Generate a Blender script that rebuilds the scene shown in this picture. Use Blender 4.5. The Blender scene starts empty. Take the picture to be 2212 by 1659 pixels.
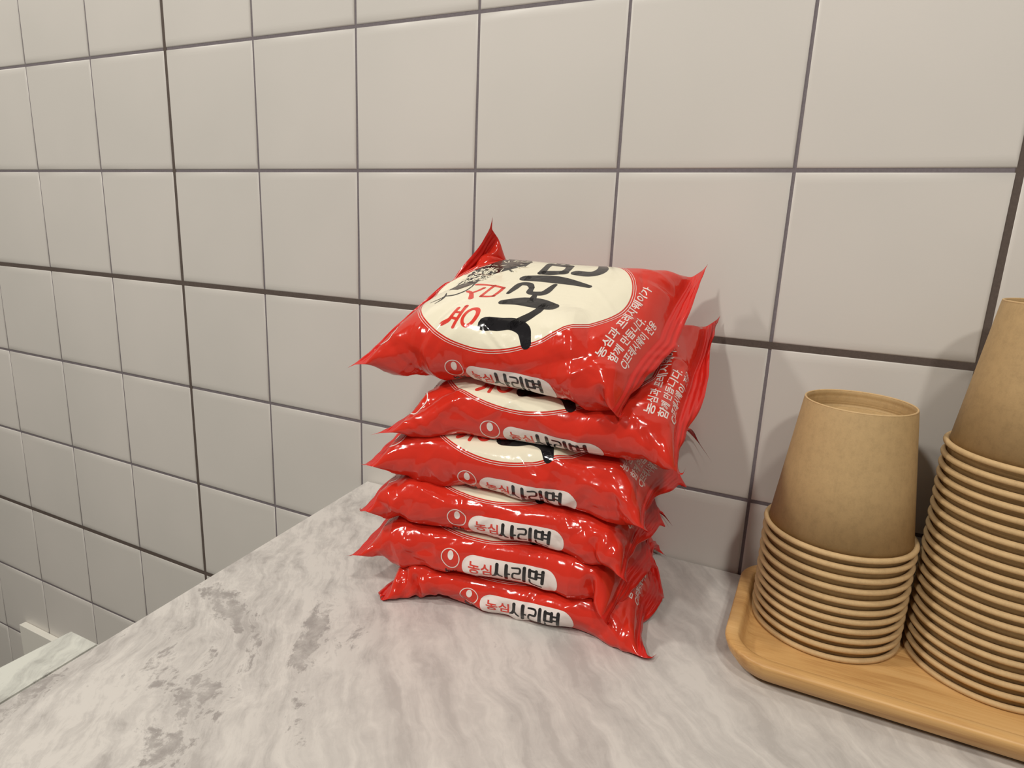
import bpy, bmesh, math, random
import numpy as np
from mathutils import Matrix, Vector

# ------------------------------------------------------------------ camera, world, lights, exposure
SC = bpy.context.scene
COL = SC.collection
CZ = -0.244            # counter top height (metres, tile joint behind the camera's eye line = 0)
FLOOR = CZ - 0.75

def rot_rows(y, p, r):
    cy, sy, cp, sp, cr, sr = math.cos(y), math.sin(y), math.cos(p), math.sin(p), math.cos(r), math.sin(r)
    f = np.array([sy*cp, cy*cp, sp]); r0 = np.array([cy, -sy, 0.0]); u0 = np.cross(r0, f)
    return cr*r0 + sr*u0, -sr*r0 + cr*u0, f

cd = bpy.data.cameras.new('camera'); cam = bpy.data.objects.new('camera', cd); COL.objects.link(cam)
cd.sensor_fit = 'HORIZONTAL'; cd.sensor_width = 36.0; cd.lens = 1387.55/2212*36.0
cd.clip_start = 0.01; cd.clip_end = 50
rr, uu, ff = rot_rows(-0.444464, -0.235076, 0.042301)
cam.matrix_world = Matrix(((rr[0], uu[0], -ff[0], 0.525417), (rr[1], uu[1], -ff[1], -0.398288),
                           (rr[2], uu[2], -ff[2], -0.038118), (0, 0, 0, 1)))
SC.camera = cam

W = bpy.data.worlds.new('room_light'); SC.world = W; W.use_nodes = True
W.node_tree.nodes['Background'].inputs[0].default_value = (1.0, 0.96, 0.91, 1)
W.node_tree.nodes['Background'].inputs[1].default_value = 0.16

def lamp(name, loc, target, power, size, col=(1, .955, .885)):
    d = bpy.data.lights.new(name, 'AREA'); d.shape = 'DISK'; d.size = size; d.energy = power; d.color = col
    o = bpy.data.objects.new(name, d); COL.objects.link(o); o.location = loc
    o.rotation_euler = (Vector(target)-Vector(loc)).to_track_quat('-Z', 'Y').to_euler()
    return o
TG = (.45, -.06, -.17)
lamp('ceiling_lamp', (.02, -1.25, 1.10), TG, 11, .12)
lamp('ceiling_lamp', (-.75, -.75, 1.00), TG, 11, .12)
lamp('ceiling_lamp', (1.05, -1.45, 1.05), TG, 9, .12)
lamp('ceiling_lamp', (.98, -.85, 1.35), TG, 7.5, .12)
lamp('ceiling_lamp', (.42, -.09, 1.45), TG, 2.2, .12)
SC.view_settings.view_transform = 'Standard'; SC.view_settings.look = 'None'
SC.view_settings.gamma = 1.0; SC.view_settings.exposure = -0.20
SC.view_settings.use_curve_mapping = False
SC.cycles.max_bounces = 8; SC.cycles.diffuse_bounces = 5; SC.cycles.glossy_bounces = 4
SC.cycles.caustics_reflective = False; SC.cycles.caustics_refractive = False
SC.cycles.sample_clamp_indirect = 4.0

# ------------------------------------------------------------------ helpers
def srgb(r, g, b):
    f = lambda c: (c/255/12.92 if c/255 <= .04045 else ((c/255+.055)/1.055)**2.4)
    return (f(r), f(g), f(b), 1)

class NT:
    """small wrapper that builds node trees"""
    def __init__(s, name):
        s.m = bpy.data.materials.new(name); s.m.use_nodes = True
        s.t = s.m.node_tree; s.bsdf = s.t.nodes['Principled BSDF']; s.out = s.t.nodes['Material Output']
    def n(s, typ, **kw):
        x = s.t.nodes.new(typ)
        for k, v in kw.items():
            if k.startswith('i_'):
                key = k[2:]; key = int(key) if key.isdigit() else key.replace('_', ' ')
                if hasattr(v, 'is_output'): s.t.links.new(v, x.inputs[key])
                else: x.inputs[key].default_value = v
            else: setattr(x, k, v)
        return x
    def math(s, op, a, b=0.0, c=None, clamp=False):
        x = s.n('ShaderNodeMath', operation=op, use_clamp=clamp, i_0=a, i_1=b)
        if c is not None:
            if hasattr(c, 'is_output'): s.t.links.new(c, x.inputs[2])
            else: x.inputs[2].default_value = c
        return x.outputs[0]
    def mix(s, f, a, b):
        x = s.n('ShaderNodeMix', data_type='RGBA')
        for k, v in ((0, f), (6, a), (7, b)):
            if hasattr(v, 'is_output'): s.t.links.new(v, x.inputs[k])
            else: x.inputs[k].default_value = v
        return x.outputs[2]
    def ramp(s, f, *stops):
        x = s.n('ShaderNodeValToRGB', i_0=f); e = x.color_ramp.elements
        while len(e) < len(stops): e.new(.5)
        for q, (p, c) in zip(e, stops):
            q.position = p; q.color = c if hasattr(c, '__len__') else (c, c, c, 1)
        return x.outputs[0]
    def coord(s, kind='Object', loc=(0, 0, 0), rot=(0, 0, 0), sc=(1, 1, 1)):
        t = s.n('ShaderNodeTexCoord')
        return s.n('ShaderNodeMapping', i_0=t.outputs[kind], i_1=loc, i_2=rot, i_3=sc).outputs[0]
    def noise(s, v, scale, detail=3.0, rough=.5, dist=0.0):
        return s.n('ShaderNodeTexNoise', i_Vector=v, i_Scale=scale, i_Detail=detail, i_Roughness=rough, i_Distortion=dist).outputs[0]
    def set(s, **kw):
        for k, v in kw.items():
            key = k.replace('_', ' ')
            if hasattr(v, 'is_output'): s.t.links.new(v, s.bsdf.inputs[key])
            else: s.bsdf.inputs[key].default_value = v
        return s
    def bump(s, h, strength, dist):
        x = s.n('ShaderNodeBump', i_Strength=strength, i_Distance=dist, i_Height=h)
        s.t.links.new(x.outputs[0], s.bsdf.inputs['Normal'])

def flat(name, col, rough=.5, spec=.5):
    return NT(name).set(Base_Color=col, Roughness=rough, Specular_IOR_Level=spec).m

def link(o, parent=None):
    COL.objects.link(o)
    if parent is not None: o.parent = parent
    return o

def mesh_obj(name, verts, faces, mats, parent=None, mat_idx=None, smooth=True):
    me = bpy.data.meshes.new(name)
    me.from_pydata([tuple(v) for v in verts], [], [tuple(f) for f in faces])
    for m in (mats if isinstance(mats, (list, tuple)) else [mats]): me.materials.append(m)
    if mat_idx is not None: me.polygons.foreach_set('material_index', np.asarray(mat_idx, dtype=np.int32))
    if smooth is True: me.polygons.foreach_set('use_smooth', [True]*len(me.polygons))
    me.update()
    return link(bpy.data.objects.new(name, me), parent)

def tag(o, label, cat, group=None):
    o['label'] = label; o['category'] = cat
    if group: o['group'] = group
    return o

def struct(o, label=None):
    o['kind'] = 'structure'
    if label: o['label'] = label
    return o

def box(name, lo, hi, mat, bevel=0.0, parent=None):
    bm = bmesh.new(); bmesh.ops.create_cube(bm, size=1)
    for v in bm.verts:
        v.co = Vector([lo[i]+(v.co[i]+.5)*(hi[i]-lo[i]) for i in range(3)])
    if bevel: bmesh.ops.bevel(bm, geom=bm.edges[:], offset=bevel, segments=2, affect='EDGES', profile=.6)
    me = bpy.data.meshes.new(name); bm.to_mesh(me); bm.free(); me.materials.append(mat)
    return link(bpy.data.objects.new(name, me), parent)

# ------------------------------------------------------------------ materials of the setting
def tile_material():
    s = NT('glazed_tile'); v = s.coord()
    a = s.noise(v, 6.0, 3, .5); b = s.noise(v, 900.0, 2, .5)
    c = s.mix(s.ramp(a, (.35, 0.0), (.7, 1.0)), srgb(201, 197, 190), srgb(208, 203, 196))
    s.set(Base_Color=c, Roughness=.42, Specular_IOR_Level=.35)
    s.bump(b, .05, .0004)
    return s.m
def grout_material(name, col):
    s = NT(name); v = s.coord(); a = s.noise(v, 700.0, 4, .6)
    c = s.mix(a, tuple(x*.75 for x in col[:3])+(1,), tuple(min(1, x*1.2) for x in col[:3])+(1,))
    s.set(Base_Color=c, Roughness=.85, Specular_IOR_Level=.15)
    return s.m

def marble_material(name, tint):
    s = NT(name)
    t = s.n('ShaderNodeTexCoord').outputs['Object']
    warp = s.n('ShaderNodeTexNoise', i_Vector=t, i_Scale=9.0, i_Detail=4.0, i_Roughness=.6)
    off = s.n('ShaderNodeVectorMath', operation='SUBTRACT', i_0=warp.outputs['Color'], i_1=(.5, .5, .5)).outputs[0]
    off = s.n('ShaderNodeVectorMath', operation='SCALE', i_0=off); off.inputs[3].default_value = .05
    p = s.n('ShaderNodeVectorMath', operation='ADD', i_0=t, i_1=off.outputs[0]).outputs[0]
    def mp(ang, sx, sy):
        r = s.n('ShaderNodeMapping', i_0=p, i_2=(0, 0, math.radians(ang)))
        return s.n('ShaderNodeMapping', i_0=r.outputs[0], i_3=(sx, sy, 1)).outputs[0]
    light, mid, dark = (tuple(a*b for a, b in zip(srgb(*c)[:3], tint))+(1,) for c in ((203, 199, 193), (185, 181, 176), (150, 145, 141)))
    streak = s.noise(mp(46, 11, 85), 1.0, 6, .6)
    streak2 = s.noise(mp(56, 34, 150), 1.0, 8, .68)
    fine = s.noise(p, 150.0, 8, .72)
    cloud = s.noise(p, 20.0, 8, .66)
    # right half: long soft bands; left half: broken mottled clouds
    f = s.math('MULTIPLY_ADD', streak, .6, s.math('MULTIPLY_ADD', streak2, .2, s.math('MULTIPLY', fine, .2)))
    soft = s.ramp(f, (.40, .60), (.49, .30), (.56, .0))
    g = s.math('MULTIPLY_ADD', streak2, .45, s.math('MULTIPLY_ADD', cloud, .40, s.math('MULTIPLY', fine, .15)))
    mott = s.ramp(g, (.42, .75), (.47, .46), (.50, .32), (.54, .04))
    x = s.n('ShaderNodeSeparateXYZ', i_0=t).outputs[0]
    left = s.n('ShaderNodeMapRange', interpolation_type='SMOOTHSTEP', i_0=x, i_1=.40, i_2=.30).outputs[0]
    amt = s.n('ShaderNodeMix', data_type='FLOAT', i_0=left); s.t.links.new(soft, amt.inputs[2]); s.t.links.new(mott, amt.inputs[3])
    # darker mineral patches seen left of the noodle packs
    tot = None
    for (bx, by, ra, rb, ang, k) in ((.317, -.181, .027, .0075, -57, 1.0), (.322, -.176, .013, .007, -35, .7), (.334, -.166, .013, .005, -60, .7),
                                     (.258, -.186, .03, .010, -15, .75), (.285, -.196, .02, .009, -30, .6), (.236, -.272, .035, .008, -75, .7),
                                     (.297, -.236, .034, .013, -50, .75), (.272, -.232, .02, .01, -40, .5), (.31, -.262, .022, .012, -40, .7), (.250, -.214, .03, .010, -60, .5), (.352, -.225, .03, .008, -45, .45)):
        m1 = s.n('ShaderNodeMapping', i_0=p, vector_type='TEXTURE', i_1=(bx, by, CZ), i_2=(0, 0, math.radians(ang)), i_3=(ra, rb, 1))
        d = s.n('ShaderNodeVectorMath', operation='LENGTH', i_0=m1.outputs[0]).outputs['Value']
        q = s.math('MULTIPLY', s.math('SUBTRACT', 1.25, s.math('MULTIPLY', d, .75), clamp=True), k)
        tot = q if tot is None else s.math('MAXIMUM', tot, q)
    br = s.math('MULTIPLY_ADD', s.math('SUBTRACT', s.math('MULTIPLY_ADD', fine, .5, s.math('MULTIPLY', streak2, .5)), .5), 3.4, tot)
    patch = s.math('MULTIPLY', s.ramp(br, (.42, 0.0), (.70, 1.0)), s.math('MULTIPLY_ADD', fine, 1.7, -.05))
    amt2 = s.math('MAXIMUM', amt.outputs[0], patch)
    c = s.ramp(amt2, (0.0, light), (.45, mid), (1.0, dark))
    s.set(Base_Color=c, Roughness=.33, Specular_IOR_Level=.4)
    return s.m

M_TILE = tile_material()
M_GROUT_REAL = grout_material('brown_grout', srgb(92, 82, 76))
M_GROUT_SCORE = grout_material('grey_scored_joint', srgb(118, 111, 114))
M_MARBLE = marble_material('grey_marble_film', (1, 1, 1))
M_MARBLE_COOL = marble_material('cool_marble_film', (.97, 1.03, 1.0))
M_WHITE = flat('white_laminate', srgb(225, 222, 212), .45)

# ------------------------------------------------------------------ setting
PX, PZ, GAP = .1, .09738, .00195
def jx(n): return PX*n + GAP*math.floor(n/6) + (0 if n % 6 == 0 else GAP/2)
def jz(m): return -PZ*m
def build_wall():
    N0, N1, M0, M1 = -14, 11, -9, 11
    V, F, MI = [], [], []
    def hw(k, real): return (.00165 if real else .00085)
    xs = list(range(N0, N1+1)); zs = list(range(M0, M1+1))
    prof = ((0.0, .0017), (.0004, .0009), (.0012, .00062), (.0028, .00024), (.0046, .00004), (.0065, 0.0))
    for n in xs[:-1]:
        for m in zs[:-1]:
            xa = jx(n)+hw(n, n % 6 == 0); xb = jx(n+1)-hw(n, (n+1) % 6 == 0)
            zt = jz(m)-hw(m, (m-1) % 3 == 0); zb = jz(m+1)+hw(m, m % 3 == 0)
            base = len(V)
            for ins, dep in prof:
                for x, z in ((xa+.3*ins, zb+ins), (xb-.3*ins, zb+ins), (xb-.3*ins, zt-ins), (xa+.3*ins, zt-ins)):
                    V.append((x, dep, z))
            for k in range(len(prof)-1):
                for e in range(4):
                    a, b = base+4*k+e, base+4*k+(e+1) % 4
                    F.append((a, b, b+4, a+4)); MI.append(0)
            k = base+4*(len(prof)-1); F.append((k, k+1, k+2, k+3)); MI.append(0)
    x0, x1, z0, z1 = jx(N0), jx(N1), jz(M1), jz(M0)
    def quad(xa, xb, za, zb, y, mi):
        b = len(V); V.extend([(xa, y, za), (xb, y, za), (xb, y, zb), (xa, y, zb)]); F.append((b, b+1, b+2, b+3)); MI.append(mi)
    quad(x0, x1, z0, z1, .00115, 2)
    for n in xs:
        if n % 6 == 0: quad(jx(n)-.0022, jx(n)+.0022, z0, z1, .00095, 1)
    for m in zs:
        if (m-1) % 3 == 0: quad(x0, x1, jz(m)-.0022, jz(m)+.0022, .00090, 1)
    # plaster behind the tiles
    b = len(V); V.extend([(x0, .012, z0), (x1, .012, z0), (x1, .012, z1), (x0, .012, z1), (x0, .08, z0), (x1, .08, z0), (x1, .08, z1), (x0, .08, z1)])
    for f in ((0, 1, 2, 3), (7, 6, 5, 4), (0, 4, 5, 1), (1, 5, 6, 2), (2, 6, 7, 3), (3, 7, 4, 0)):
        F.append(tuple(b+i for i in f)); MI.append(1)
    o = mesh_obj('wall_back', V, F, [M_TILE, M_GROUT_REAL, M_GROUT_SCORE], None, MI)
    return struct(o, 'white glazed square tile wall with dark grey joints')
build_wall()
struct(box('wall_left', (-1.46, -2.2, FLOOR), (-1.405, .0, jz(-9)), flat('pale_plaster', srgb(196, 190, 180), .7)), 'plain pale side wall')
struct(box('floor', (-1.4, -2.2, FLOOR-.05), (1.15, .0, FLOOR), flat('grey_floor', srgb(88, 84, 80), .5)))

def slab(name, pts, z0, z1, mat, bev=.0012, parent=None):
    bm = bmesh.new()
    lo = [bm.verts.new((x, y, z0)) for x, y in pts]; hi = [bm.verts.new((x, y, z1)) for x, y in pts]
    bm.faces.new(hi); bm.faces.new(lo[::-1])
    for i in range(len(pts)):
        j = (i+1) % len(pts); bm.faces.new((lo[i], lo[j], hi[j], hi[i]))
    if bev: bmesh.ops.bevel(bm, geom=[e for e in bm.edges if abs(e.verts[0].co.z-z1) < 1e-6 and abs(e.verts[1].co.z-z1) < 1e-6], offset=bev, segments=2, affect='EDGES')
    me = bpy.data.meshes.new(name); bm.to_mesh(me); bm.free(); me.materials.append(mat)
    return link(bpy.data.objects.new(name, me), parent)
EX = lambda y: .2073-.0897*y
YF = -.56
ct = tag(slab('countertop', [(EX(-.0006), -.0006), (EX(YF), YF), (1.10, YF), (1.10, -.0006)], CZ-.03, CZ, M_MARBLE),
    'grey veined marble-look countertop against the tiled wall', 'countertop')
st = tag(slab('edge_strip', [(.2055, -.234), (.2055, YF), (EX(YF)-.0005, YF), (EX(-.234)-.0005, -.234)], CZ-.03, CZ-.0008, M_MARBLE_COOL, .0008),
    'narrow pale marble ledge along the left edge of the countertop', 'ledge')
cb = tag(box('counter_cabinet', (.262, YF+.02, FLOOR), (1.09, -.004, CZ-.03), M_WHITE, .002),
    'white base cabinet under the marble countertop', 'cabinet')
tag(box('edge_support_panel', (.212, YF+.01, FLOOR), (.230, -.236, CZ-.03), M_WHITE, .001),
    'white upright panel carrying the pale marble ledge', 'panel')
struct(box('trim_1', (-.351, -.0082, FLOOR), (.19, -.0003, -.560), M_WHITE, .0006), 'white board with a pale top edge low on the tiled wall')

# ------------------------------------------------------------------ wooden tray
def wood_material():
    s = NT('pale_tray_wood'); v = s.coord(sc=(9, 70, 70)); v2 = s.coord(sc=(30, 900, 900))
    a = s.noise(v, 1.0, 5, .6, .6); b = s.noise(v2, 1.0, 3, .6)
    f = s.math('MULTIPLY_ADD', a, .75, s.math('MULTIPLY', b, .25))
    c = s.ramp(f, (.32, srgb(170, 124, 72)), (.48, srgb(200, 157, 99)), (.66, srgb(212, 172, 116)))
    s.set(Base_Color=c, Roughness=.42, Specular_IOR_Level=.4); s.bump(b, .08, .0005)
    return s.m
def build_tray():
    X0, X1, Y0, Y1, R = .5035, .742, -.1125, -.0055, .024
    prof = [(-.0130, 0.0), (-.0105, .0006), (-.0055, .0040), (-.0018, .0088), (-.0001, .0132), (-.0002, .0143), (-.0010, .0151), (-.0056, .0152), (-.0066, .0147),
            (-.0078, .0125), (-.0088, .0095), (-.0105, .0076), (-.0135, .0070)]
    V, F = [], []
    K = 10
    def ring(off):
        pts = []
        for cx, cy, a0 in ((X1-R, Y1-R, 0), (X0+R, Y1-R, 90), (X0+R, Y0+R, 180), (X1-R, Y0+R, 270)):
            for k in range(K+1):
                a = math.radians(a0+90*k/K); r = max(R+off, .004)
                pts.append((cx+r*math.cos(a), cy+r*math.sin(a)))
        return pts
    for off, h in prof:
        for x, y in ring(off): V.append((x, y, CZ+h+.0002))
    n = 4*(K+1)
    for k in range(len(prof)-1):
        for i in range(n):
            F.append((k*n+i, k*n+(i+1) % n, (k+1)*n+(i+1) % n, (k+1)*n+i))
    F.append(tuple(range((len(prof)-1)*n, len(prof)*n))); F.append(tuple(range(n-1, -1, -1)))
    o = mesh_obj('serving_tray', V, F, wood_material())
    o.data.polygons[-1].use_smooth = False; o.data.polygons[-2].use_smooth = False
    return tag(o, 'pale wooden tray with a raised rim carrying two stacks of upside-down kraft cups', 'tray')
build_tray()
TRAY_Z = CZ+.0072

# ------------------------------------------------------------------ kraft cups, upside down
def kraft_material(name, base):
    s = NT(name); v = s.coord()
    a = s.noise(v, 260.0, 5, .7); b = s.noise(v, 1400.0, 3, .7); w = s.noise(s.coord(sc=(1, 1, .35)), 480.0, 4, .65)
    c0 = tuple(x*.88 for x in base[:3])+(1,); c1 = tuple(min(1, x*1.08) for x in base[:3])+(1,)
    f = s.math('MULTIPLY_ADD', a, .5, s.math('MULTIPLY_ADD', b, .25, s.math('MULTIPLY', w, .25)))
    c = s.ramp(f, (.38, c0), (.5, base), (.64, c1))
    s.set(Base_Color=c, Roughness=.62, Specular_IOR_Level=.25); s.bump(b, .15, .0003)
    return s.m
M_KRAFT = kraft_material('kraft_paper', srgb(173, 145, 103))
M_KRAFT_RIM = kraft_material('kraft_rim', srgb(192, 162, 118))
CUP_H, R_RIM, R_BASE, T = .0690, .0350, .0253, .0004
def lathe(prof, n=72, closed=False):
    V, F = [], []
    for r, z in prof:
        for k in range(n):
            a = 2*math.pi*k/n; V.append((r*math.cos(a), r*math.sin(a), z))
    m = len(prof)
    for i in range(m if closed else m-1):
        j = (i+1) % m
        for k in range(n):
            F.append((i*n+k, i*n+(k+1) % n, j*n+(k+1) % n, j*n+k))
    return V, F
def make_cup():
    root = link(bpy.data.objects.new('kraft_cup', None)); root.empty_display_size = .02
    rr_ = lambda z: R_RIM-.0008+(R_BASE-R_RIM+.0008)*z/CUP_H
    zb = CUP_H-.0092
    wall = [(rr_(.0012), .0012), (rr_(CUP_H*.5), CUP_H*.5), (rr_(CUP_H-.0004), CUP_H-.0004), (R_BASE-.0002, CUP_H), (R_BASE-.0009, CUP_H),
            (R_BASE-.0011, CUP_H-.0006), (rr_(zb)-.0011, zb), (rr_(CUP_H*.5)-T, CUP_H*.5), (rr_(.0012)-T, .0012)]
    V, F = lathe(wall, closed=True); mesh_obj('cup_wall', V, F, M_KRAFT, root)
    rim = [(R_RIM+.0014*math.cos(a), .0014+.0014*math.sin(a)) for a in [2*math.pi*k/12 for k in range(12)]]
    V, F = lathe(rim, closed=True); mesh_obj('rolled_rim', V, F, M_KRAFT_RIM, root)
    # recessed bottom disc, its folded lip and the crimped seam inside the foot
    d = [(0.0, zb), (R_BASE*.5, zb), (R_BASE-.0032, zb), (R_BASE-.0022, zb+.0007), (R_BASE-.0016, zb+.0009), (R_BASE-.0013, zb+.0005),
         (R_BASE-.0013, zb+.0018), (R_BASE-.0010, zb+.0021), (R_BASE-.0013, zb+.0024), (R_BASE-.0010, zb+.0030), (R_BASE-.0013, zb+.0034), (R_BASE-.0010, zb+.0042), (R_BASE-.0013, zb+.0052), (R_BASE-.0010, zb+.0060), (R_BASE-.0010, zb+.0072), (R_BASE-.0013, zb+.0082), (R_BASE-.0010, zb+.0088)]
    V, F = lathe(d); mesh_obj('base_disc', V, F, M_KRAFT, root)
    lip = [(R_BASE-.0005+.0005*math.cos(a), CUP_H+.0001+.0005*math.sin(a)) for a in [2*math.pi*k/8 for k in range(8)]]
    V, F = lathe(lip, closed=True); mesh_obj('foot_lip', V, F, M_KRAFT_RIM, root)
    return root
ORD = ['', 'second', 'third', 'fourth', 'fifth', 'sixth', 'seventh', 'eighth', 'ninth', 'tenth', 'eleventh', 'twelfth', 'thirteenth',
       'fourteenth', 'fifteenth', 'sixteenth', 'seventeenth', 'eighteenth', 'nineteenth', 'twentieth']
cup0 = make_cup()
cup_children = list(cup0.children)
first = [True]
def place_cup(x, y, z, rz, label, group, lean=(0, 0)):
    if first[0]: r = cup0; first[0] = False
    else:
        r = cup0.copy(); COL.objects.link(r)
        for ch in cup_children:
            c = ch.copy(); COL.objects.link(c); c.parent = r
    r.location = (x, y, z); r.rotation_euler = (lean[0], lean[1], rz)
    tag(r, label, 'paper cup', group)
def cup_stack(x, y, n, step, which, end, group, lx, ly, seed):
    rnd = random.Random(seed); z = TRAY_Z+.0002
    steps = [step*(1+rnd.uniform(-.09, .09)) for _ in range(n-1)]; k = step*(n-1)/sum(steps)
    for i in range(n):
        t = i/(n-1)
        if i == 0: lab = 'lowest kraft cup of the %s stack, its rim on the wooden tray' % which
        elif i == n-1: lab = 'topmost kraft cup of the %s stack, whole side and recessed base showing' % which
        else: lab = '%s kraft cup up from the tray in the %s stack %s' % (ORD[i], which, end)
        place_cup(x+lx*t+rnd.uniform(-.0001, .0001), y+ly*t+rnd.uniform(-.0001, .0001), z, rnd.uniform(0, 6.28), lab, group)
        if i < n-1: z += steps[i]*k
cup_stack(.5485, -.0445, 11, .00535, 'shorter', 'next to the noodle packs', 'upside-down kraft cups in the shorter stack', .0, .0, 4)
cup_stack(.6222, -.0440, 21, .00540, 'taller', 'at the right edge', 'upside-down kraft cups in the taller stack', .0, .0, 9)

# ------------------------------------------------------------------ noodle packs
# film grid: s runs along the pack (seal to seal), c around it (0 = middle of the top panel, negative towards the front)
LEN, CIRC, NU, NV, SEAL = .171, .251, 116, 176, 7
SG = np.linspace(-LEN/2, LEN/2, NU)
CG = -CIRC/2+np.arange(NV)*CIRC/NV
JF, JT, JB = NV//4, NV//2, 3*NV//4
UP = 2
SF = np.linspace(-LEN/2, LEN/2, (NU-1)*UP+1)
CF = -CIRC/2+np.arange(NV*UP)*CIRC/(NV*UP)

def smooth_noise(rng, n, m, k):
    """periodic in the second axis, coarse value noise of about k cells"""
    a = rng.standard_normal((n, m))
    for _ in range(k):
        a = (a+np.roll(a, 1, 1)+np.roll(a, -1, 1))/3
        b = a.copy(); b[1:-1] = (a[:-2]+a[1:-1]+a[2:])/3; a = b
    return a/a.std()

def solve_film(seed, ctr, yaw, tilt, roll, half, pins, layer, boff=.006, iters=420, press=.000028):
    """relax an inextensible film tube round a noodle block. half = (half length, half depth, half height front, half height back);
    pins: seal corner positions in world space; layer = (lower, upper) film limits above/below the block's mid plane."""
    rng = np.random.default_rng(seed)
    U = np.array([math.cos(yaw)*math.cos(roll), math.sin(yaw)*math.cos(roll), -math.sin(roll)])
    Wd = np.array([-math.sin(yaw)*math.cos(tilt), math.cos(yaw)*math.cos(tilt), math.sin(tilt)])
    Wd -= U*(U@Wd); Wd /= np.linalg.norm(Wd)
    Td = np.cross(U, Wd); B = np.stack([U, Wd, Td])
    ctr = np.array(ctr)
    loc = lambda p: (np.asarray(p)-ctr)@B.T
    a, b, hf, hb = half
    hh = lambda w: hf+(hb-hf)*np.clip(w/b*.5+.5, 0, 1)
    hm = (hf+hb)/2
    # initial shape
    P = np.zeros((NU, NV, 3))
    per = 2*(2*b+2*hm)
    q = np.linspace(0, 1, NV, endpoint=False)
    poly = np.array([(-b, -hf), (-b, hf), (b, hb), (b, -hb)])       # w, t  starting at bottom front
    seg = np.roll(poly, -1, 0)-poly; sl = np.linalg.norm(seg, axis=1); cum = np.concatenate([[0], np.cumsum(sl)])
    # arrange that c = 0 falls on the middle of the top
    start = cum[1]+sl[1]/2
    rect = np.zeros((NV, 2))
    for j in range(NV):
        d = (start+CG[j]/CIRC*cum[-1]) % cum[-1]
        k = min(3, np.searchsorted(cum, d, side='right')-1); rect[j] = poly[k]+seg[k]*((d-cum[k])/sl[k])
    FL, BL, FR, BR = (loc(pins[k]) for k in ('FL', 'BL', 'FR', 'BR'))
    lam_flat = np.zeros(NV)
    for j in range(NV):
        jm = j if JF <= j <= JB else (NV//2-j) % NV
        lam_flat[j] = (jm-JF)/(JB-JF)
    def edge(F_, B_, M_, l):
        if M_ is None: return F_+(B_-F_)*l[:, None]
        lm = M_[3]; M_ = M_[:3]
        return np.where((l < lm)[:, None], F_+(M_-F_)*(l/lm)[:, None], M_+(B_-M_)*((l-lm)/(1-lm))[:, None])
    mid_pin = lambda k: np.append(loc(pins[k][:3]), pins[k][3]) if k in pins else None
    eL = edge(FL, BL, mid_pin('ML'), lam_flat)
    eR = edge(FR, BR, mid_pin('MR'), lam_flat)
    for i, s in enumerate(SG):
        e = eL if s < 0 else eR
        if abs(s-boff) <= a: P[i] = np.column_stack([np.full(NV, s), rect])
        else:
            sg = 1 if s > 0 else -1; x0 = boff+sg*a
            rim = np.column_stack([np.full(NV, x0-sg*.001), rect])
            f = (s-x0)/(sg*LEN/2-x0); P[i] = rim+(e-rim)*f
    out = P-np.array([0, 0, 0]); nrm = np.zeros_like(P)
    P[..., 2] += np.sign(P[..., 2])*.0008
    P += .00022*np.stack([smooth_noise(rng, NU, NV, 5) for _ in range(3)], -1)
    du, dv = SG[1]-SG[0], CIRC/NV
    X = P.reshape(-1, 3).copy(); idx = np.arange(NU*NV).reshape(NU, NV)
    jr = lambda k: np.roll(idx, -k, 1)
    cons = []
    def add(A, Bx, L0, ks, kc, par=None):
        cons.append((A.ravel(), Bx.ravel(), L0, ks, kc))
    for par in (0, 1): add(idx[par:-1:2], idx[par+1::2][:len(idx[par:-1:2])], du, 1, .55)
    for par in (0, 1): add(idx[:, par::2], jr(1)[:, par::2], dv, 1, .55)
    dd = math.hypot(du, dv)
    for par in (0, 1):
        A = idx[par:-1:2]; Bq = idx[par+1::2][:len(A)]
        add(A, np.roll(Bq, -1, 1), dd, .55, .25); add(A, np.roll(Bq, 1, 1), dd, .55, .25)
    # bending: keep i, i+3 apart
    for off in range(3):
        for par in (0, 1):
            r = np.arange(off+3*par, NU-3, 6); add(idx[r], idx[r+3], 3*du, .4, BEND)
            r = np.arange(off+3*par, NV-(3 if False else 0), 6); add(idx[:, r], idx[:, (r+3) % NV], 3*dv, .4, BEND)
    ends = np.array(list(range(SEAL))+list(range(NU-SEAL, NU)))
    for k, kc in ((6, .35), (12, .35), (22, .3)):
        for j0 in range(JF, JB-k+1, 2):
            add(idx[ends, j0], idx[ends, j0+k], k*dv, .5, kc)
            add(idx[ends, (NV//2-j0) % NV], idx[ends, (NV//2-j0-k) % NV], k*dv, .5, kc)
    pinned = [(idx[0, JF], FL), (idx[0, JB], BL), (idx[-1, JF], FR), (idx[-1, JB], BR)]
    for key, row in (('ML', 0), ('MR', -1)):
        if key in pins:
            k = int(round(pins[key][3]*(JB-JF))); q = loc(pins[key][:3])
            pinned += [(idx[row, JF+k], q), (idx[row, (NV//2-JF-k) % NV], q)]
    pi = np.array([p[0] for p in pinned]); pt = np.array([p[1] for p in pinned])
    mirror = (NV//2-np.arange(NV)) % NV
    seal_rows = list(range(SEAL))+list(range(NU-SEAL, NU))
    lo_l, hi_l = layer
    rad = .0028
    slack = np.where(np.abs(SG) > a*.9, 1.0, 1.0)
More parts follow.
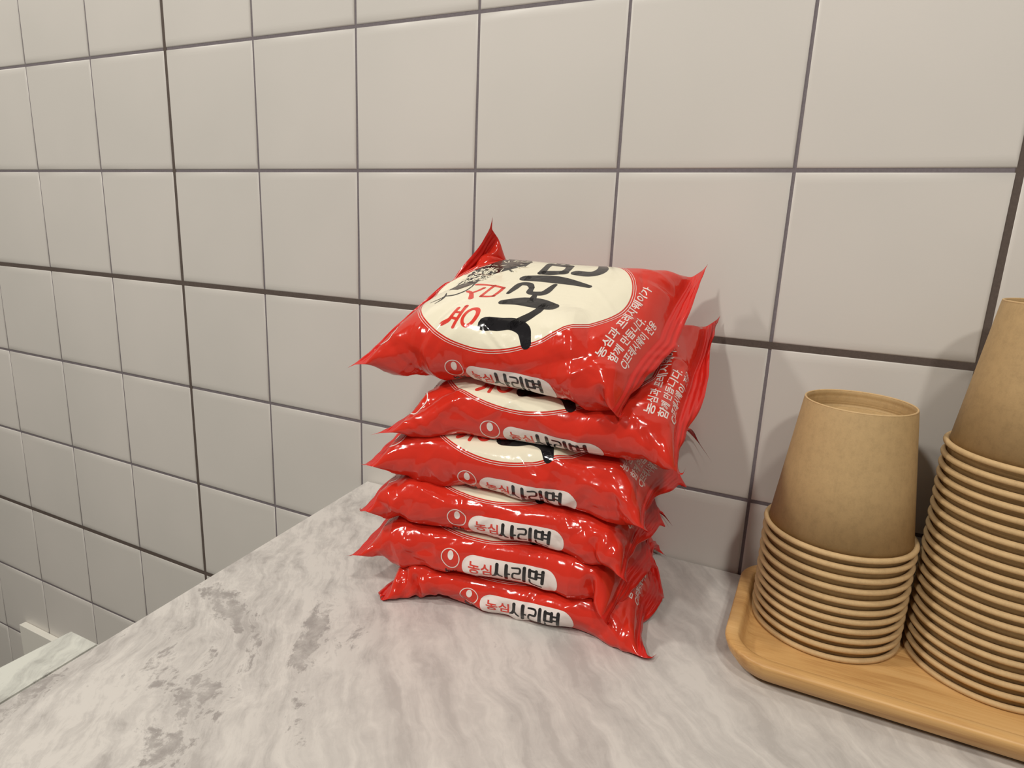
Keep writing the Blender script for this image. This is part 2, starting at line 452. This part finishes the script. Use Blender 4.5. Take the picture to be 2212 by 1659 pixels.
    for it in range(iters):
        if press and it < iters*.8:
            G = X.reshape(NU, NV, 3)
            tu = np.zeros_like(G); tu[1:-1] = G[2:]-G[:-2]; tu[0] = G[1]-G[0]; tu[-1] = G[-1]-G[-2]
            tv = np.roll(G, -1, 1)-np.roll(G, 1, 1)
            n = np.cross(tu, tv); n /= np.linalg.norm(n, axis=-1, keepdims=True)+1e-12
            n[seal_rows] = 0
            X += (n*press).reshape(-1, 3)
        for A, Bx, L0, ks, kc in cons:
            d = X[Bx]-X[A]; l = np.sqrt((d*d).sum(1))+1e-12
            e = (l-L0)/l; e *= np.where(e > 0, ks, kc)*.5
            d *= e[:, None]; X[A] += d; X[Bx] -= d
        # the two layers of each end seal are welded
        G = X.reshape(NU, NV, 3)
        for i in seal_rows: G[i] = .5*(G[i]+G[i][mirror])
        # noodle block
        w = X[:, 1]; h = hh(w); r = np.minimum(rad, h*.8)
        qx = np.abs(X[:, 0]-boff)-(a-r); qw = np.abs(w)-(b-r); qt = np.abs(X[:, 2])-(h-r)
        inside = (qx < r) & (qw < r) & (qt < r)
        ox, ow, ot = np.maximum(qx, 0), np.maximum(qw, 0), np.maximum(qt, 0)
        dist = np.sqrt(ox*ox+ow*ow+ot*ot)
        k1 = inside & (dist > 1e-9) & (dist < r)
        if k1.any():
            sc = (r[k1]/dist[k1]-1)
            X[k1, 0] += np.sign(X[k1, 0]-boff)*ox[k1]*sc; X[k1, 1] += np.sign(X[k1, 1])*ow[k1]*sc; X[k1, 2] += np.sign(X[k1, 2])*ot[k1]*sc
        k2 = inside & (dist <= 1e-9)
        if k2.any():
            sg = np.sign(X[k2, 2]); sg[sg == 0] = 1; X[k2, 2] = sg*h[k2]
        # packs above and below; away from the stack the limits open out
        side = np.maximum(np.abs(X[:, 0]-boff)-a, 0); front = np.maximum(-w-b, 0); back = np.maximum(w-b, 0)
        mid = (h-hm)
        if hi_l is not None: np.minimum(X[:, 2], hi_l+mid+.35*side+.35*back+LIP*front, out=X[:, 2])
        if lo_l is not None: np.maximum(X[:, 2], lo_l-mid-.35*side-.35*back+LIP*front, out=X[:, 2])
        # worktop and wall
        Zw = X@B[:, 2]+ctr[2]; bad = Zw < CZ+.0006
        if bad.any(): X[bad] += ((CZ+.0006-Zw[bad])[:, None])*B[:, 2][None]
        Yw = X@B[:, 1]+ctr[1]; bad = Yw > -.0025
        if bad.any(): X[bad] += ((-.0025-Yw[bad])[:, None])*B[:, 1][None]
        X[pi] = pt
    G = X.reshape(NU, NV, 3).copy()
    for _ in range(SMOOTH):
        H = G.copy(); H[1:-1] = .5*G[1:-1]+.25*(G[:-2]+G[2:]); H = .5*H+.25*(np.roll(H, 1, 1)+np.roll(H, -1, 1)); G = .6*H+.4*G
    for r_, c_ in ((0, JF), (0, JB), (-1, JF), (-1, JB)): G[r_, c_] = X.reshape(NU, NV, 3)[r_, c_]
    # the welded seal: two skins a hair apart, pressed into ridges that run along the cut edge
    top = ((np.arange(NV) > JF) & (np.arange(NV) < JB))
    tu = np.gradient(G, axis=0); tv = np.roll(G, -1, 1)-np.roll(G, 1, 1)
    n = np.cross(tu, tv); n /= np.linalg.norm(n, axis=-1, keepdims=True)+1e-12
    nt = np.where(top[None, :, None], n, -n[:, mirror])
    for i in seal_rows:
        k = i if i < SEAL else NU-1-i
        amp = .00038*(1 if k % 2 else -1)*(.5 if k == 0 else 1)
        body = np.minimum(1, np.minimum(np.abs(np.arange(NV)-JF), np.abs(np.arange(NV)-JB))/4.0)
        side = np.where(top, .00012, -.00012)*body
        nn = np.where(top[:, None], n[i], n[i][mirror]); nn = np.where((np.abs(nn).sum(-1) > 0)[:, None], nn, 0)
        G[i] += nn*(amp*body+side)[:, None]
    return G@B+ctr

def cubic_up(A, axis, periodic):
    if periodic: p = [np.roll(A, k, axis) for k in (1, 0, -1, -2)]
    else:
        A = np.swapaxes(A, 0, axis)
        pad = np.concatenate([2*A[:1]-A[1:2], A, 2*A[-1:]-A[-2:-1]]); n = len(A)
        p = [np.swapaxes(x, 0, axis) for x in (pad[0:n-1], pad[1:n], pad[2:n+1], pad[3:n+2])]
        A = np.swapaxes(A, 0, axis)
    mid = (-p[0]+9*p[1]+9*p[2]-p[3])/16
    A0 = np.swapaxes(A, 0, axis); M0 = np.swapaxes(mid, 0, axis)
    out = np.empty((len(A0)+len(M0),)+A0.shape[1:]); out[0::2] = A0; out[1::2] = M0
    return np.swapaxes(out, 0, axis)

# ---- the print, laid out flat in film millimetres (s, c) and cut along the film grid
def tri_poly(pts):
    from mathutils.geometry import tessellate_polygon
    t = tessellate_polygon([[Vector((x, y, 0)) for x, y in pts]])
    return [[pts[i] for i in f] for f in t]
def ellipse(cx, cy, a, b, n=72, rot=0.0):
    c, s = math.cos(rot), math.sin(rot)
    return [(cx+a*math.cos(t)*c-b*math.sin(t)*s, cy+a*math.cos(t)*s+b*math.sin(t)*c) for t in [2*math.pi*k/n for k in range(n)]]
def ring(outer, inner):
    n = len(outer); T_ = []
    for i in range(n):
        j = (i+1) % n; T_ += [[outer[i], outer[j], inner[j]], [outer[i], inner[j], inner[i]]]
    return T_
def pill(cx, cy, w, h, n=16):
    r = h/2; P = []
    for k in range(n+1): t = -math.pi/2+math.pi*k/n; P.append((cx+w/2-r+r*math.cos(t), cy+r*math.sin(t)))
    for k in range(n+1): t = math.pi/2+math.pi*k/n; P.append((cx-w/2+r+r*math.cos(t), cy+r*math.sin(t)))
    return P
def brush(pts, widths):
    """a variable-width brush stroke through pts"""
    P = np.array(pts, float); n = len(P); t = np.arange(n); tt = np.linspace(0, n-1, max(2, (n-1)*7+1))
    def cr(A):
        A = np.asarray(A, float); A = np.concatenate([2*A[:1]-A[1:2], A, 2*A[-1:]-A[-2:-1]])
        k = np.minimum(np.floor(tt).astype(int), n-2); f = (tt-k)
        f = f.reshape(-1, *([1]*(A.ndim-1)))
        p0, p1, p2, p3 = A[k], A[k+1], A[k+2], A[k+3]
        return .5*(2*p1+(p2-p0)*f+(2*p0-5*p1+4*p2-p3)*f*f+(3*p1-p0-3*p2+p3)*f**3)
    Q = cr(P); Wd = np.maximum(cr(widths), .05)/2
    d = np.gradient(Q, axis=0); d /= np.linalg.norm(d, axis=1, keepdims=True)+1e-9
    nn = np.column_stack([-d[:, 1], d[:, 0]])
    L, R_ = Q+nn*Wd[:, None], Q-nn*Wd[:, None]
    T_ = []
    for i in range(len(Q)-1):
        T_ += [[tuple(L[i]), tuple(R_[i]), tuple(R_[i+1])], [tuple(L[i]), tuple(R_[i+1]), tuple(L[i+1])]]
    for c, w in ((Q[0], Wd[0]), (Q[-1], Wd[-1])):
        e = ellipse(c[0], c[1], w, w, 12); T_ += [[tuple(c), e[i], e[(i+1) % 12]] for i in range(12)]
    return T_
def text_tris(body, size, bold=0.0, sx=1.0, gap=1.0):
    """glyph triangles with the origin at the left end of the base line"""
    cu = bpy.data.curves.new('lettering', 'FONT'); cu.body = body; cu.size = size; cu.offset = bold; cu.space_character = gap; cu.resolution_u = 3
    o = bpy.data.objects.new('lettering', cu); COL.objects.link(o)
    ev = o.evaluated_get(bpy.context.evaluated_depsgraph_get()); me = ev.to_mesh(); me.calc_loop_triangles()
    co = [(v.co.x*sx, v.co.y) for v in me.vertices]
    T_ = [[co[i] for i in t.vertices] for t in me.loop_triangles]
    ev.to_mesh_clear(); bpy.data.objects.remove(o); bpy.data.curves.remove(cu)
    return T_
def place(T_, x, y, rot=0.0, centre=False, fitw=None, fith=None):
    P = np.array(T_, float).reshape(-1, 2)
    if len(P) == 0: return []
    lo, hi = P.min(0), P.max(0)
    if fitw: P[:, 0] = (P[:, 0]-lo[0])*fitw/(hi[0]-lo[0])
    if fith: P[:, 1] = (P[:, 1]-lo[1])*fith/(hi[1]-lo[1])
    if centre: P -= (P.min(0)+P.max(0))/2
    c, s = math.cos(rot), math.sin(rot)
    Q = np.column_stack([P[:, 0]*c-P[:, 1]*s+x, P[:, 0]*s+P[:, 1]*c+y])
    return [[tuple(p) for p in t] for t in Q.reshape(-1, 3, 2)]

def design():
    """list of (material index, height step, triangles) in mm"""
    D = []
    RED, WHITE, CREAM, BLACK, INK, DARK = 0, 1, 2, 3, 4, 5
    OC = (-3.5, 5.0)
    oval = ellipse(OC[0], OC[1], 56.5, 51.0, 120)
    D.append((CREAM, 1, tri_poly(oval)))
    for r0, r1 in ((.8, 1.1), (1.9, 2.15)):
        D.append((WHITE, 1, ring(ellipse(OC[0], OC[1], 56.5+r1, 51+r1, 120), ellipse(OC[0], OC[1], 56.5+r0, 51+r0, 120))))
    # reading frame of the top panel: x to the back (+c), y to the left (-s)
    tp = lambda pts: [(5.5-y, x) for x, y in pts]
    def S(pts, w, m=BLACK):
        if m == BLACK: pts, w = [(1.30*x+4.0-.05*y, 1.16*y-7.8+.15*x) for x, y in pts], [1.5*v for v in w]
        elif pts[0][0] < -18: pts = [(1.06*x-.5, y) for x, y in pts]
        else: pts = [(1.30*x+6.0, y+1.0) for x, y in pts]
        D.append((m, 2, brush(tp(pts), w)))
    # two red syllables above
    S([(-33.5, 34.0), (-31.5, 31.5), (-29, 30.8), (-22, 31)], [2.6, 2.4, 1.8, 2.0], INK)
    S([(-34.5, 27.2), (-28, 26.9), (-20, 27.3)], [1.9, 1.9, 2.2], INK)
    S([(-29.5, 30.4), (-29.8, 27.2)], [1.7, 1.7], INK); S([(-25.6, 30.4), (-25.3, 27.2)], [1.7, 1.7], INK)
    o1 = ellipse(-20.2, -27.3, 4.4, 5.6, 40)
    D.append((INK, 2, ring(tp(ellipse(-29.4, 20.4, 7.0, 4.8, 40)), tp(ellipse(-29.7, 20.6, 4.7, 2.7, 40)))))
    S([(-9.5, 36), (-11.0, 32.5), (-15.2, 29.0)], [2.2, 2.2, 3.0], INK); S([(-11.0, 32.6), (-8.5, 30.5), (-5.5, 29.2)], [1.8, 2.0, 2.2], INK)
    S([(-2.6, 36.5), (-2.4, 32), (-2.6, 26.5)], [2.2, 2.0, 1.8], INK)
    S([(-13.0, 24.6), (-8, 24.8), (-2.5, 25.0)], [2.0, 1.8, 2.2], INK); S([(-13.2, 24.5), (-12.8, 20.5), (-12.0, 17.6)], [2.0, 1.9, 1.9], INK)
    S([(-2.8, 25), (-3.4, 21), (-4.2, 17.8)], [2.0, 1.9, 1.9], INK); S([(-12.0, 17.9), (-8, 17.6), (-4.0, 18.0)], [1.9, 2.0, 2.2], INK)
    # three large brushed syllables below
    S([(-27.5, 18.5), (-27.2, 12), (-26.6, 6), (-29.0, 0), (-34.5, -3.0)], [5.8, 5.6, 5.0, 4.4, 3.4]); S([(-27, 5.5), (-23, 1.5), (-18.5, -1.5), (-13.5, -2.5)], [4.0, 3.6, 3.0, 2.6])
    S([(-13.8, 17.0), (-12.2, 10), (-12.4, 2), (-14.0, -6.5)], [3.2, 5.2, 6.6, 4.6]); S([(-11.8, 4.5), (-9.0, 4.8), (-6.6, 5.2)], [2.6, 2.4, 1.8])
    S([(-6.0, 18.5), (-1.5, 17.8), (3.0, 16.8), (3.2, 12.6), (.2, 9.8)], [1.6, 2.6, 2.8, 2.6, 2.0]); S([(.2, 9.8), (-4.0, 8.8), (-4.6, 5.2), (-3.2, 1.8), (4.0, .2)], [2.0, 2.4, 3.0, 3.2, 2.0])
    S([(9.0, 17.5), (9.6, 8), (8.4, -2), (5.4, -15.5)], [4.6, 5.6, 5.2, 2.2])
    S([(15.5, 12.0), (15.6, 6), (16.8, 1.0)], [3.4, 3.8, 3.8]); S([(15.2, 12), (22, 12.2), (27.5, 12.4)], [3.2, 2.6, 3.0]); S([(26.8, 12), (26.2, 6), (25.4, 1.4)], [3.2, 3.6, 3.4]); S([(16.6, 1.2), (21, .6), (25.6, 1.2)], [3.4, 2.8, 3.2])
    S([(28.0, 9.2), (31.0, 9.4), (33.0, 9.6)], [1.7, 1.7, 1.6]); S([(27.4, 4.2), (30.6, 4.4), (32.6, 4.6)], [1.7, 1.7, 1.6]); S([(34.6, 16.5), (34.0, 8), (33.4, -3)], [3.4, 4.0, 3.0])
    S([(17.4, -5.0), (17.0, -11.5), (19.6, -15.2), (25, -15.8), (33.5, -12.2)], [4.2, 4.6, 4.6, 4.0, 2.2])
    # ink drawing behind the letters: a loose heap of curls with dark hatching
    rnd = random.Random(12); tq = lambda pts: [(4.0-y, x+9) for x, y in pts]
    D.append((BLACK, 2, tri_poly(tq([(-5, 41), (2, 36.0), (9, 35), (15, 29), (22, 23), (31, 22), (38, 27), (41, 34), (38, 43), (30, 49), (17, 52), (6, 51), (-2, 48)]))))
    D.append((DARK, 3, tri_poly(tq([(14, 36), (18, 30.5), (24, 26), (32, 26), (37, 32), (36, 40), (29, 46), (22, 44), (17, 40)]))))
    D.append((DARK, 2, tri_poly(tq([(-12.5, 49.5), (-5, 47.5), (-1, 42.5), (-2.5, 38.0), (-8, 39.5), (-13.5, 43.5)]))))
    D.append((BLACK, 3, brush(tq([(-12.5, 49.5), (-6, 48.2), (-1.6, 43.5)]), [.8, 1.6, 1.0])))
    for k in range(120):
        x = rnd.uniform(-4, 22); y = rnd.uniform(33, 52)
        if (x-9)**2/13.5**2+(y-43.5)**2/8.6**2 > 1: continue
        r = rnd.uniform(.9, 1.7); a0 = rnd.uniform(0, 6.3)
        pts = [(x+r*(1-.12*t)*math.cos(a0+t*.9), y+r*(1-.12*t)*math.sin(a0+t*.9)) for t in range(5)]
        D.append((CREAM, 3, brush(tq(pts), [.35, .75, .8, .65, .3])))
    for k in range(60):
        x = rnd.uniform(12, 38); y = rnd.uniform(23, 46); l = rnd.uniform(2, 5.5); t = math.atan2(y-33, x-22)+rnd.uniform(-.35, .35)
        if (x-26)**2/13**2+(y-33)**2/11**2 > 1: continue
        D.append((CREAM if k % 3 else BLACK, 4, brush(tq([(x, y), (x+l*.5*math.cos(t), y+l*.5*math.sin(t)+.3), (x+l*math.cos(t), y+l*math.sin(t))]), [.25, .75, .25])))
    for pts, w in (([(-27, 52), (-24, 48), (-21, 46.5)], [.4, .9, .6]), ([(-29, 47.5), (-25, 46), (-21, 46.5), (-17, 48.5)], [.4, 1.0, 1.2, .5]), ([(-21, 46.5), (-20, 41), (-15, 37.5), (-9, 37.2)], [.8, 1.3, 1.0, .6]),
                   ([(-9, 37.2), (-3, 38.8), (2, 40.5)], [.6, 1.2, 1.6]), ([(-6, 50), (-2, 51), (2, 49.5)], [.6, 1.2, .6]), ([(26, 28), (33, 31), (38, 37)], [1.2, 1.4, .6]), ([(22, 22), (30, 24), (38, 30), (41, 36)], [.8, 2.2, 2.0, .7])):
        D.append((BLACK, 3, brush(tq(pts), w)))
    # white company lines towards the right seal
    for line, sp, x0, wd, ht in (('농심과 프레시웨이가', 59.5, -36.5, 64, 5.0), ('함께 만듭니다.', 65.8, -35.5, 40, 5.0), ('CJ프레시웨이 전용', 72.8, -33.5, 42, 6.0)):
        D.append((WHITE, 1, place(text_tris(line, 6.0, .10), sp, x0, math.pi/2, fitw=wd, fith=ht)))
    # maker's mark: egg in a ring, with two black syllables; on the left shoulder of the top and beside the pill
    def mark(cx, cy, r, rot):
        c, s = math.cos(rot), math.sin(rot); tr = lambda P: [(cx+x*c-y*s, cy+x*s+y*c) for x, y in P]
        D.append((WHITE, 1, ring(tr(ellipse(0, 0, r, r, 48)), tr(ellipse(0, 0, r*.91, r*.91, 48)))))
        D.append((WHITE, 1, tri_poly(tr(ellipse(.03*r, .30*r, .31*r, .50*r, 40, -.12)))))
    mark(-66.5, -38.0, 7.2, math.pi/2)
    D.append((BLACK, 1, place(text_tris('농심', 9.0, .25), -64.0, -26.5, math.pi/2, fitw=17, fith=8.5)))
    D.append((DARK, 1, place(text_tris('NONGSHIM', 4.0, .05), -59.5, -26.5, math.pi/2, fitw=17, fith=2.6)))
    PC = (13.0, -62.5)
    D.append((WHITE, 1, tri_poly(pill(PC[0], PC[1], 53.0, 13.6))))
    D.append((INK, 2, place(text_tris('농심', 6.0, .14), PC[0]-16.3, PC[1]+.3, 0, True, 13.2, 6.3)))
    # heavy rounded syllables on the pill, drawn stroke by stroke (x along the pill, y up)
    def H(pts, w): D.append((BLACK, 2, brush([(PC[0]-9.4+x, PC[1]-5.0+y) for x, y in pts], w)))
    H([(2.5, 9.4), (2.4, 5.5), (1.6, 3.2), (.1, 2.2)], [1.9, 1.8, 1.5, .9]); H([(2.5, 4.8), (3.6, 3.2), (5.2, 2.4)], [1.3, 1.2, .9])
    H([(7.6, 9.6), (7.5, 5), (7.3, .8)], [1.9, 1.9, 1.9]); H([(7.8, 4.7), (9.2, 4.7)], [1.2, 1.2])
    H([(10.6, 8.9), (14.6, 8.9), (14.5, 5.9), (11.4, 5.6), (10.9, 2.4), (12.6, 1.4), (15.0, 1.5)], [.9, 1.1, 1.2, 1.0, 1.2, 1.0, .8])
    H([(17.2, 9.7), (17.1, 5), (16.9, .2)], [1.9, 1.9, 1.9])
    H([(20.2, 9.3), (20.2, 4.8)], [1.8, 1.8]); H([(23.8, 9.3), (23.8, 4.8)], [1.7, 1.7]); H([(20.0, 9.0), (24.0, 9.0)], [1.3, 1.3]); H([(20.0, 4.7), (24.0, 4.7)], [1.3, 1.3])
    H([(24.6, 8.0), (26.6, 8.0)], [1.0, 1.0]); H([(24.6, 5.8), (26.6, 5.8)], [1.0, 1.0]); H([(27.4, 9.8), (27.3, 6), (27.2, 2.6)], [1.9, 1.9, 1.8])
    H([(20.2, 2.9), (20.6, .9), (23, .2), (26.8, .4)], [1.1, 1.1, .9, .8])
    mark(-20.2, -59.5, 5.4, 0)
    D.append((BLACK, 1, place(text_tris('농심', 4.0, .15), -20.2, -67.6, 0, True, 7.0, 3.6)))
    return D

def clip(poly, ax, v, keep_less):
    out = []
    for i in range(len(poly)):
        p, q = poly[i], poly[(i+1) % len(poly)]
        a, b = (p[ax]-v, q[ax]-v) if keep_less else (v-p[ax], v-q[ax])
        if a <= 0: out.append(p)
        if (a < 0 < b) or (b < 0 < a):
            t = a/(a-b); r = [p[0]+(q[0]-p[0])*t, p[1]+(q[1]-p[1])*t]; r[ax] = v; out.append(tuple(r))
    return out
def cut_to_grid(tris):
    hs, hc = (SF[1]-SF[0])*1000, (CF[1]-CF[0])*1000; s0, c0 = SF[0]*1000, CF[0]*1000
    res = []
    for t in tris:
        ar = (t[1][0]-t[0][0])*(t[2][1]-t[0][1])-(t[2][0]-t[0][0])*(t[1][1]-t[0][1])
        if abs(ar) < 1e-7: continue
        if ar < 0: t = t[::-1]
        i0 = math.floor((min(p[0] for p in t)-s0)/hs+1e-9); i1 = math.floor((max(p[0] for p in t)-s0)/hs-1e-9)
        for i in range(max(i0, 0), min(i1, len(SF)-2)+1):
            q = t
            if i > i0: q = clip(q, 0, s0+i*hs, False)
            if i < i1 and len(q) > 2: q = clip(q, 0, s0+(i+1)*hs, True)
            if len(q) < 3: continue
            j0 = math.floor((min(p[1] for p in q)-c0)/hc+1e-9); j1 = math.floor((max(p[1] for p in q)-c0)/hc-1e-9)
            for j in range(j0, j1+1):
                r = q
                if j > j0: r = clip(r, 1, c0+j*hc, False)
                if j < j1 and len(r) > 2: r = clip(r, 1, c0+(j+1)*hc, True)
                if len(r) >= 3: res.append((i, j, r))
    return res
def print_layout():
    """vertices of all inks as (row, column, fraction, fraction, height) plus faces, shared by the six packs"""
    hs, hc = (SF[1]-SF[0])*1000, (CF[1]-CF[0])*1000; s0, c0 = SF[0]*1000, CF[0]*1000
    VI, F, MI = [], [], []
    for mat, lift, tris in DESIGN:
        key = {}
        for i, j, r in cut_to_grid(tris):
            f = []
            for p in r:
                k = (round(p[0]*2000), round(p[1]*2000))
                if k not in key:
                    key[k] = len(VI); u = (p[0]-s0)/hs; v = (p[1]-c0)/hc
                    ii = min(max(int(math.floor(u)), 0), len(SF)-2); jj = int(math.floor(v))
                    VI.append((ii, jj, u-ii, v-jj, lift))
                if not f or f[-1] != key[k]: f.append(key[k])
            if f and f[0] == f[-1]: f.pop()
            if len(set(f)) == len(f) >= 3: F.append(f); MI.append(mat)
    return np.array(VI), F, MI

def film_material(name, col, rough=.13):
    s = NT(name); v = s.coord()
    a = s.noise(v, 45.0, 3, .55, .4); b = s.noise(v, 260.0, 2, .5)
    rgh = s.math('MULTIPLY_ADD', b, .08, rough-.04)
    s.set(Base_Color=col, Roughness=rgh, Specular_IOR_Level=.5)
    s.bump(s.math('MULTIPLY_ADD', a, 1.0, s.math('MULTIPLY', b, .10)), .22, .0035)
    return s.m
INKS = [film_material('red_film', srgb(200, 46, 31)), film_material('white_print', srgb(226, 214, 208)), film_material('cream_print', srgb(226, 219, 196)),
        film_material('black_print', srgb(26, 24, 26)), film_material('red_print', srgb(208, 62, 50)), film_material('brown_ink_print', srgb(74, 62, 55))]
M_SEAL = film_material('red_seal_film', srgb(196, 34, 26), .2)
DESIGN = design()
PV, PF, PM = print_layout()
BEND, SMOOTH, LIP = .06, 4, -.4

def crease(G, seed):
    """press sharp random creases into the film"""
    rng = np.random.default_rng(seed); s, c = np.meshgrid(SF*1000, CF*1000, indexing='ij')
    h = np.zeros_like(s)
    for k in range(70):
        big = k < 16
        s0 = rng.uniform(-80, 80) if k % 3 else rng.choice((-1, 1))*rng.uniform(45, 80)
        c0 = rng.uniform(-96, 40) if k % 2 else rng.uniform(-90, -46)
        t = rng.uniform(0, math.pi); l = rng.uniform(10, 30)*(1.5 if big else 1); w = rng.uniform(7, 14) if big else rng.uniform(2, 5.5)
        calm = .35 if (abs(c0) < 46 and abs(s0) < 48) else 1.0
        amp = w*rng.uniform(.07, .27)*rng.choice((-1, 1, 1))*calm
        dx, dy = s-s0, c-c0
        u, v = dx*math.cos(t)+dy*math.sin(t), -dx*math.sin(t)+dy*math.cos(t)+.004*rng.uniform(-1, 1)*(dx*dx+dy*dy)/10
        h += amp*np.clip(1-np.abs(v)/w, 0, None)*np.clip(1.25-(u/l)**2, 0, 1)
    edge = np.clip((SF[-1]*1000-np.abs(s)-SEAL*1.4)/8, 0, 1)
    tu = np.gradient(G, axis=0); tv = np.roll(G, -1, 1)-np.roll(G, 1, 1)
    n = np.cross(tu, tv); n /= np.linalg.norm(n, axis=-1, keepdims=True)+1e-12
    return G+n*(h*edge/1000)[..., None]

def build_pack(pos, label, shift=0, **kw):
    G = solve_film(**kw)
    G = crease(cubic_up(cubic_up(G, 0, False), 1, True), kw['seed']+100)
    nu, nv = G.shape[:2]
    root = link(bpy.data.objects.new('noodle_pack', None)); root.location = pos; root.empty_display_size = .03
    L = G-np.array(pos)
    tu = np.gradient(L, axis=0); tv = np.roll(L, -1, 1)-np.roll(L, 1, 1)
    N = np.cross(tu, tv); N /= np.linalg.norm(N, axis=-1, keepdims=True)+1e-12
    ns = (SEAL-1)*UP+1
    def strip(r0, r1):
        V = L[r0:r1+1].reshape(-1, 3); n = r1-r0+1
        i, j = np.meshgrid(np.arange(n-1), np.arange(nv), indexing='ij'); j2 = (j+1) % nv
        return V, np.stack([i*nv+j, (i+1)*nv+j, (i+1)*nv+j2, i*nv+j2], -1).reshape(-1, 4)
    V, F = strip(ns, nu-1-ns)
    # inks
    ii, jj = PV[:, 0].astype(int), (PV[:, 1].astype(int)-shift) % nv; fu, fv = PV[:, 2:3], PV[:, 3:4]
    bil = lambda A: (A[ii, jj]*(1-fu)*(1-fv)+A[ii+1, jj]*fu*(1-fv)+A[ii, (jj+1) % nv]*(1-fu)*fv+A[ii+1, (jj+1) % nv]*fu*fv)
    Q = bil(L)+bil(N)*(PV[:, 4:5]*.00007+.00004)
    faces = [tuple(f) for f in F]+[tuple(k+len(V) for k in f) for f in PF]
    mesh_obj('printed_film', np.concatenate([V, Q]), faces, INKS, root, [0]*len(F)+PM)
    for r0, r1, side in ((0, ns, 'left'), (nu-1-ns, nu-1, 'right')):
        V, F = strip(r0, r1); mesh_obj('crimped_seal', V, [tuple(f) for f in F], M_SEAL, root)
    tag(root, label, 'noodle pack', 'red film packs of plain noodles in one stack')
    return root

R_ = math.radians
# layers: front and back heights of the seams between packs, from the worktop up
ZF = [CZ, -.2245, -.2005, -.1775, -.1485, -.1210, -.0925]
ZB = [CZ, -.2140, -.1830, -.1520, -.1180, -.0860, -.0560]
YAW = [10.5, 9.5, 9, 5, 1, -6]
CX = [.3825, .3745, .3765, .3845, .3995, .3815]
CY = [-.0670, -.0690, -.0690, -.0680, -.0660, -.0690]
PINS = [dict(FL=(.3250, -.1330, -.2425), BL=(.3070, -.020, -.2380), FR=(.4745, -.107, -.2430), MR=(.4680, -.060, -.2420, .5), BR=(.4570, -.008, -.2410)),
        dict(FL=(.2993, -.135, -.2237), BL=(.2890, -.012, -.2000), FR=(.4516, -.111, -.2281), MR=(.4640, -.058, -.2270, .5), BR=(.4580, -.006, -.2200)),
        dict(FL=(.3080, -.132, -.1932), BL=(.2960, -.012, -.1690), FR=(.4603, -.110, -.2033), MR=(.4660, -.056, -.2010, .5), BR=(.4640, -.006, -.1950)),
        dict(FL=(.3062, -.130, -.1675), BL=(.2980, -.010, -.1400), FR=(.4673, -.108, -.1729), MR=(.4765, -.055, -.1760, .48), BR=(.4777, -.008, -.1716)),
        dict(FL=(.3111, -.127, -.1512), ML=(.3090, -.067, -.1460, .5), BL=(.3060, -.012, -.1170), FR=(.4782, -.106, -.1424), BR=(.4720, -.005, -.0818)),
        dict(FL=(.2916, -.122, -.1168), ML=(.3160, -.052, -.0720, .68), BL=(.3370, -.040, -.0307), FR=(.4501, -.118, -.1175), MR=(.4630, -.068, -.0920, .48), BR=(.4633, -.015, -.0522))]
LABELS = ['red noodle pack lying lowest, directly on the marble worktop',
          'second red noodle pack up from the worktop, white name pill fully showing',
          'third red noodle pack up from the worktop, large upright name pill and ring mark',
          'fourth red noodle pack up from the worktop, part of its cream oval showing',
          'fifth red noodle pack up, just under the topmost, tall standing right seal',
          'topmost red noodle pack of the stack, cream oval with brushed black lettering facing up']
D_ = .049
SHIFT = [0, 1, 1, 8, 8, 10]
for k in range(6):
    mf, mb = (ZF[k]+ZF[k+1])/2, (ZB[k]+ZB[k+1])/2
    hf, hb = (ZF[k+1]-ZF[k])/2, (ZB[k+1]-ZB[k])/2
    tilt = math.atan2(mb-mf, 2*D_)
    build_pack((CX[k], CY[k], ZF[k] if k == 0 else min(ZF[k], ZB[k])), LABELS[k], shift=SHIFT[k], seed=20+k, ctr=(CX[k], CY[k], (mf+mb)/2), yaw=R_(YAW[k]), tilt=tilt, roll=0.0,
               half=(.052, D_-.002, hf-.0012, hb-.0012), pins=PINS[k], layer=(-(hf+hb)/2, (hf+hb)/2 if k < 5 else None))
